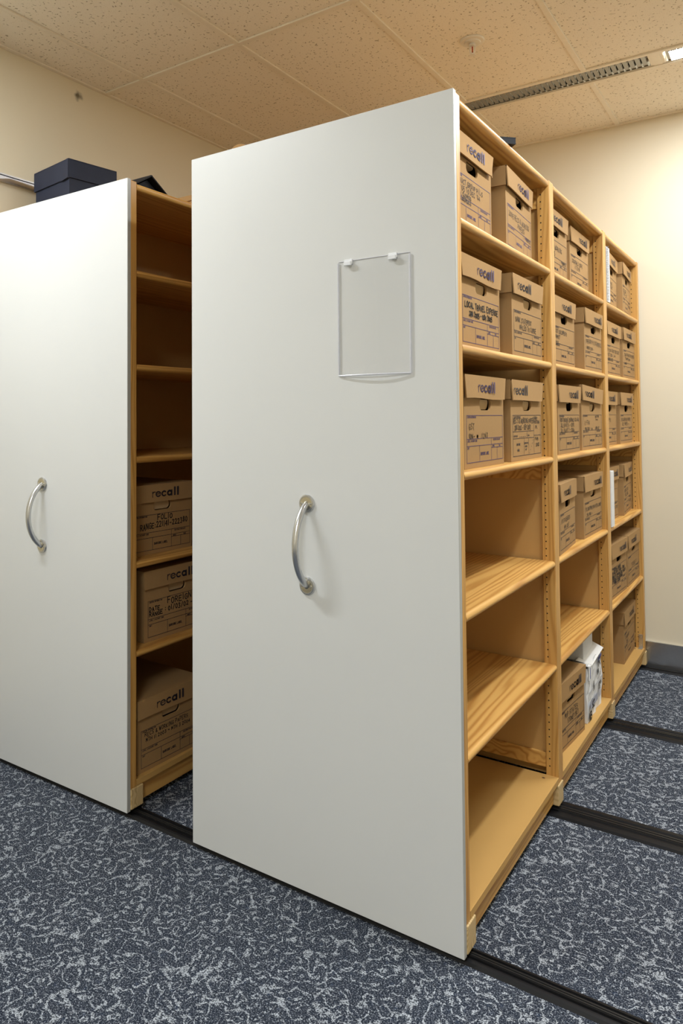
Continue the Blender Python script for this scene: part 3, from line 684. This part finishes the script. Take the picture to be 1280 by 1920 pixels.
# ------------------------------------------------------------------ clear sign holder on the end panel
t = thing('document_holder', 'clear acrylic document holder clipped to the white end panel', 'document holder', (.684, 0, 1.512))
def bow(u): return -.004-.010*(1-(2*u)**2)
bm = bmesh.new(); n = 12; hw, hh = .113, .327
f = [[bm.verts.new((hw*2*(i/n-.5), bow(i/n-.5), z)) for z in (0, hh-.008)] for i in range(n+1)]
for i in range(n): bm.faces.new((f[i][0], f[i+1][0], f[i+1][1], f[i][1]))
part('front_sheet', bm, M_clear, t, smooth=True)
bm = bmesh.new(); bm.faces.new([bm.verts.new(p) for p in ((-hw, -.0012, 0), (hw, -.0012, 0), (hw, -.0012, hh), (-hw, -.0012, hh))]); part('back_sheet', bm, M_clear, t)
for u in (-.5, .5):
    bm = bmesh.new(); tube(bm, [(2*hw*u, -.004, 0), (2*hw*u, -.004, hh-.004)], .0024, 8); part('side_rim', bm, M_clearrim, t, smooth=True)
bm = bmesh.new(); tube(bm, [(hw*2*(i/n-.5), bow(i/n-.5), 0) for i in range(n+1)], .0024, 8); part('bottom_rim', bm, M_clearrim, t, smooth=True)
bm = bmesh.new(); tube(bm, [(-hw, -.0014, hh), (hw, -.0014, hh)], .0012, 6); part('top_rim', bm, M_clearrim, t, smooth=True)
for u in (-.079, .062):
    bm = bmesh.new(); box(bm, u-.013, u+.013, -.0065, -.0006, hh-.010, hh+.004); box(bm, u-.010, u+.013, -.0145, -.0065, hh-.015, hh-.004)
    part('clip', bm, M_clip, t, bevel=.0008, seg=1)

# ------------------------------------------------------------------ papers in the end bay
t = thing('spiral_bound_document', 'white spiral-bound document standing at the front of the end bay top shelf', 'document', (R-.002, 1.862, Z1+.0008))
bm = bmesh.new(); box(bm, -.215, 0, -.028, .034, .0, .262); part('page_block', bm, M_paper, t, bevel=.002, seg=1)
bm = bmesh.new()
for k in range(36):
    z = .006+.25*k/35
    tube(bm, [(.0, -.036, z), (.007, -.034, z+.001), (.009, -.028, z+.002), (.006, -.022, z+.002), (-.001, -.020, z+.002)], .0011, 5)
o = part('spiral_binding', bm, M_wheel, t); o['kind'] = 'stuff'
t = thing('white_binder', 'narrow white binder standing beside an archive box on the end bay fourth shelf', 'binder', (R+.004, 1.840, Z4+.0008))
bm = bmesh.new(); box(bm, -.235, 0, -.030, -.027, 0, .258); box(bm, -.235, 0, .027, .030, 0, .258); box(bm, -.004, 0, -.027, .027, 0, .258)
part('cover', bm, M_white, t, bevel=.001, seg=1)
bm = bmesh.new(); box(bm, -.225, -.006, -.025, .025, .004, .246); part('page_block', bm, M_paper, t)

# white printed carton
t = thing('printed_carton', 'battered white carton with dark blue print and torn top on the bottom shelf', 'carton', (R-.028, 1.552, Z6+.0008), .02)
bm = bmesh.new(); ww, dd, h0 = .150, .30, .225
nz, ny = 6, 8
def wob(i, j, s=1.): return .004*math.sin(i*2.1+j*1.3)*s
grid = [[bm.verts.new((wob(i, j), -ww+2*ww*i/ny, h0*j/nz + (.012*math.sin(i*1.7) if j == nz else 0))) for j in range(nz+1)] for i in range(ny+1)]
for i in range(ny):
    for j in range(nz): bm.faces.new((grid[i][j], grid[i+1][j], grid[i+1][j+1], grid[i][j+1]))
bk = [[bm.verts.new((-dd, -ww+2*ww*i/ny, h0*j/nz)) for j in range(nz+1)] for i in (0, ny)]
for gi, b_ in ((0, bk[0]), (ny, bk[1])):
    for j in range(nz): bm.faces.new((grid[gi][j], grid[gi][j+1], b_[j+1], b_[j]))
bm.faces.new([*bk[0], *bk[1][::-1]])
bmesh.ops.recalc_face_normals(bm, faces=bm.faces[:])
part('body', bm, M_white, t, smooth=False)
bm = bmesh.new()
v = [bm.verts.new(p) for p in ((.004, -.060, .214), (.010, .149, .236), (-.040, .148, .258), (-.050, -.100, .236))]
v2 = [bm.verts.new((p.co.x-.004, p.co.y, p.co.z)) for p in v]
bm.faces.new(v); bm.faces.new(v2[::-1])
for i in range(4): bm.faces.new((v[i], v2[i], v2[(i+1) % 4], v[(i+1) % 4]))
bmesh.ops.recalc_face_normals(bm, faces=bm.faces[:]); part('torn_flap', bm, M_paper, t)
bm = bmesh.new(); box(bm, -.28, -.030, -.060, .120, .222, .330); part('inner_packet', bm, M_white, t, bevel=.004)
bm = bmesh.new()
write(bm, 'R', .062, .178, .034, .009, 0, ratio=.9); write(bm, 'WM', .03, .150, .018, .006, 0); write(bm, 'A', -.05, .108, .034, .009, 0, ratio=.5); write(bm, 'X', .085, .135, .012, .004, 0)
write(bm, 'KOREA', .055, .094, .013, .004, 0, .085); write(bm, 'ASS', .055, .078, .012, .004, 0, .07); write(bm, 'SZ', -.075, .040, .026, .007, 0); write(bm, 'NB', -.135, .006, .03, .009, 0)
part('dark_print', bm, M_pen, t, (.0062, 0, 0))
bm = bmesh.new()
for k in range(9): ribbon(bm, [(.055+.005*k, .045), (.055+.005*k, .075)], .003, 0)
part('barcode', bm, M_greyp, t, (.0062, 0, 0))
bm = bmesh.new(); ribbon(bm, [(-.13, .118), (.145, .118)], .002, 0); ribbon(bm, [(-.10, .06), (.02, .06)], .03, 0); part('pale_print', bm, M_greyp, t, (.0058, 0, 0))
bm = bmesh.new(); ribbon(bm, [(.06, .208), (.115, .215)], .014, 0); part('blue_print', bm, M_bluep, t, (.0062, 0, 0))
bm = bmesh.new(); box(bm, .004, .010, -.128, -.098, .170, .226); box(bm, -.10, .010, -.128, -.098, .226, .229); lb = part('wrapped_label', bm, M_paper, t)
bm = bmesh.new(); box(bm, .010, .0104, -.127, -.118, .178, .224); part('blue_stripe', bm, M_bluep, lb)

# ------------------------------------------------------------------ things on top of the shelving
TB = 2.2475
t = thing('navy_box', 'navy blue lidded card box on top of the left shelving', 'storage box', (-.878, .19, TB), math.radians(-8))
# origin at its near right corner
bm = bmesh.new(); bw, bl = .285, .225
box(bm, -bw, 0, 0, bl, 0, .235); part('body', bm, M_navy, t, bevel=.002)
bm = bmesh.new(); e = .006; z0, z1 = .165, .250
box(bm, -bw-e, e, -e, bl+e, z1-.004, z1); box(bm, -bw-e, e, -e, -e+.004, z0, z1-.004); box(bm, e-.004, e, -e+.004, bl+e, z0+.004, z1-.004); box(bm, -bw-e, -bw-e+.004, -e+.004, bl+e, z0, z1-.004); box(bm, -bw, 0, bl+e-.004, bl+e, z0, z1-.004)
ld = part('lid', bm, M_navy, t, bevel=.001, seg=1)
bm = bmesh.new(); prism(bm, [(-.055, z0-.004), (e, z0+.002), (e, z1-.002), (-.012, z1-.002)], -e-.003, -e-.0002, 'y'); part('corner_tab', bm, M_navy, ld)

t = thing('black_binder', 'black binder tented open on top of the left shelving beside the upright', 'binder', (-.46, .143, TB+.001))
for sg, nm in ((-1, 'front_cover'), (1, 'back_cover')):
    bm = bmesh.new(); prism(bm, [(sg*.086, 0), (sg*.092, 0), (sg*.003, .058), (0, .054)], -.13, .125, 'x'); part(nm, bm, M_black, t)
bm = bmesh.new(); box(bm, -.13, .125, -.004, .004, .0565, .059); part('spine', bm, M_black, t)
bm = bmesh.new(); prism(bm, [(-.070, .001), (.070, .001), (0, .046)], -.11, .10, 'x'); part('page_block', bm, M_black, t)

t = thing('kraft_carton', 'low kraft carton on top of the left shelving behind the binder', 'carton', (-.47, .63, TB))
bm = bmesh.new(); box(bm, -.15, .14, -.20, .20, 0, .060); part('body', bm, M_card, t, bevel=.001, seg=1)
bm = bmesh.new(); box(bm, -.155, .145, -.205, .205, .045, .068); part('lid', bm, M_card, t, bevel=.001, seg=1)

t = thing('paper_roll', 'dark wrapped roll with a kraft end lying on the tall shelving', 'roll', (.055, .19, TB))
bm = bmesh.new(); lathe(bm, [(.0535, 0), (.0535, .55)], (0, 0, .0537), 'y', 28); part('wrap', bm, M_purple, t, smooth=True)
bm = bmesh.new(); lathe(bm, [(.050, -.002), (.052, -.004), (.050, -.012), (.046, -.013)], (0, 0, .0537), 'y', 28); part('end_cap', bm, M_card, t, smooth=True)

t = thing('black_folder', 'black folder lying on the tall shelving, one corner past the front edge', 'folder', (.752, .500, TB), math.radians(45))
bm = bmesh.new(); box(bm, -.11, .11, -.155, .155, 0, .0025); box(bm, -.11, .11, -.155, .155, .0185, .021); box(bm, -.11, -.108, -.155, .155, .0025, .0185); part('cover', bm, M_black, t)
bm = bmesh.new(); box(bm, -.1075, .1095, -.1545, .1545, .0026, .0184); part('page_block', bm, M_black, t)
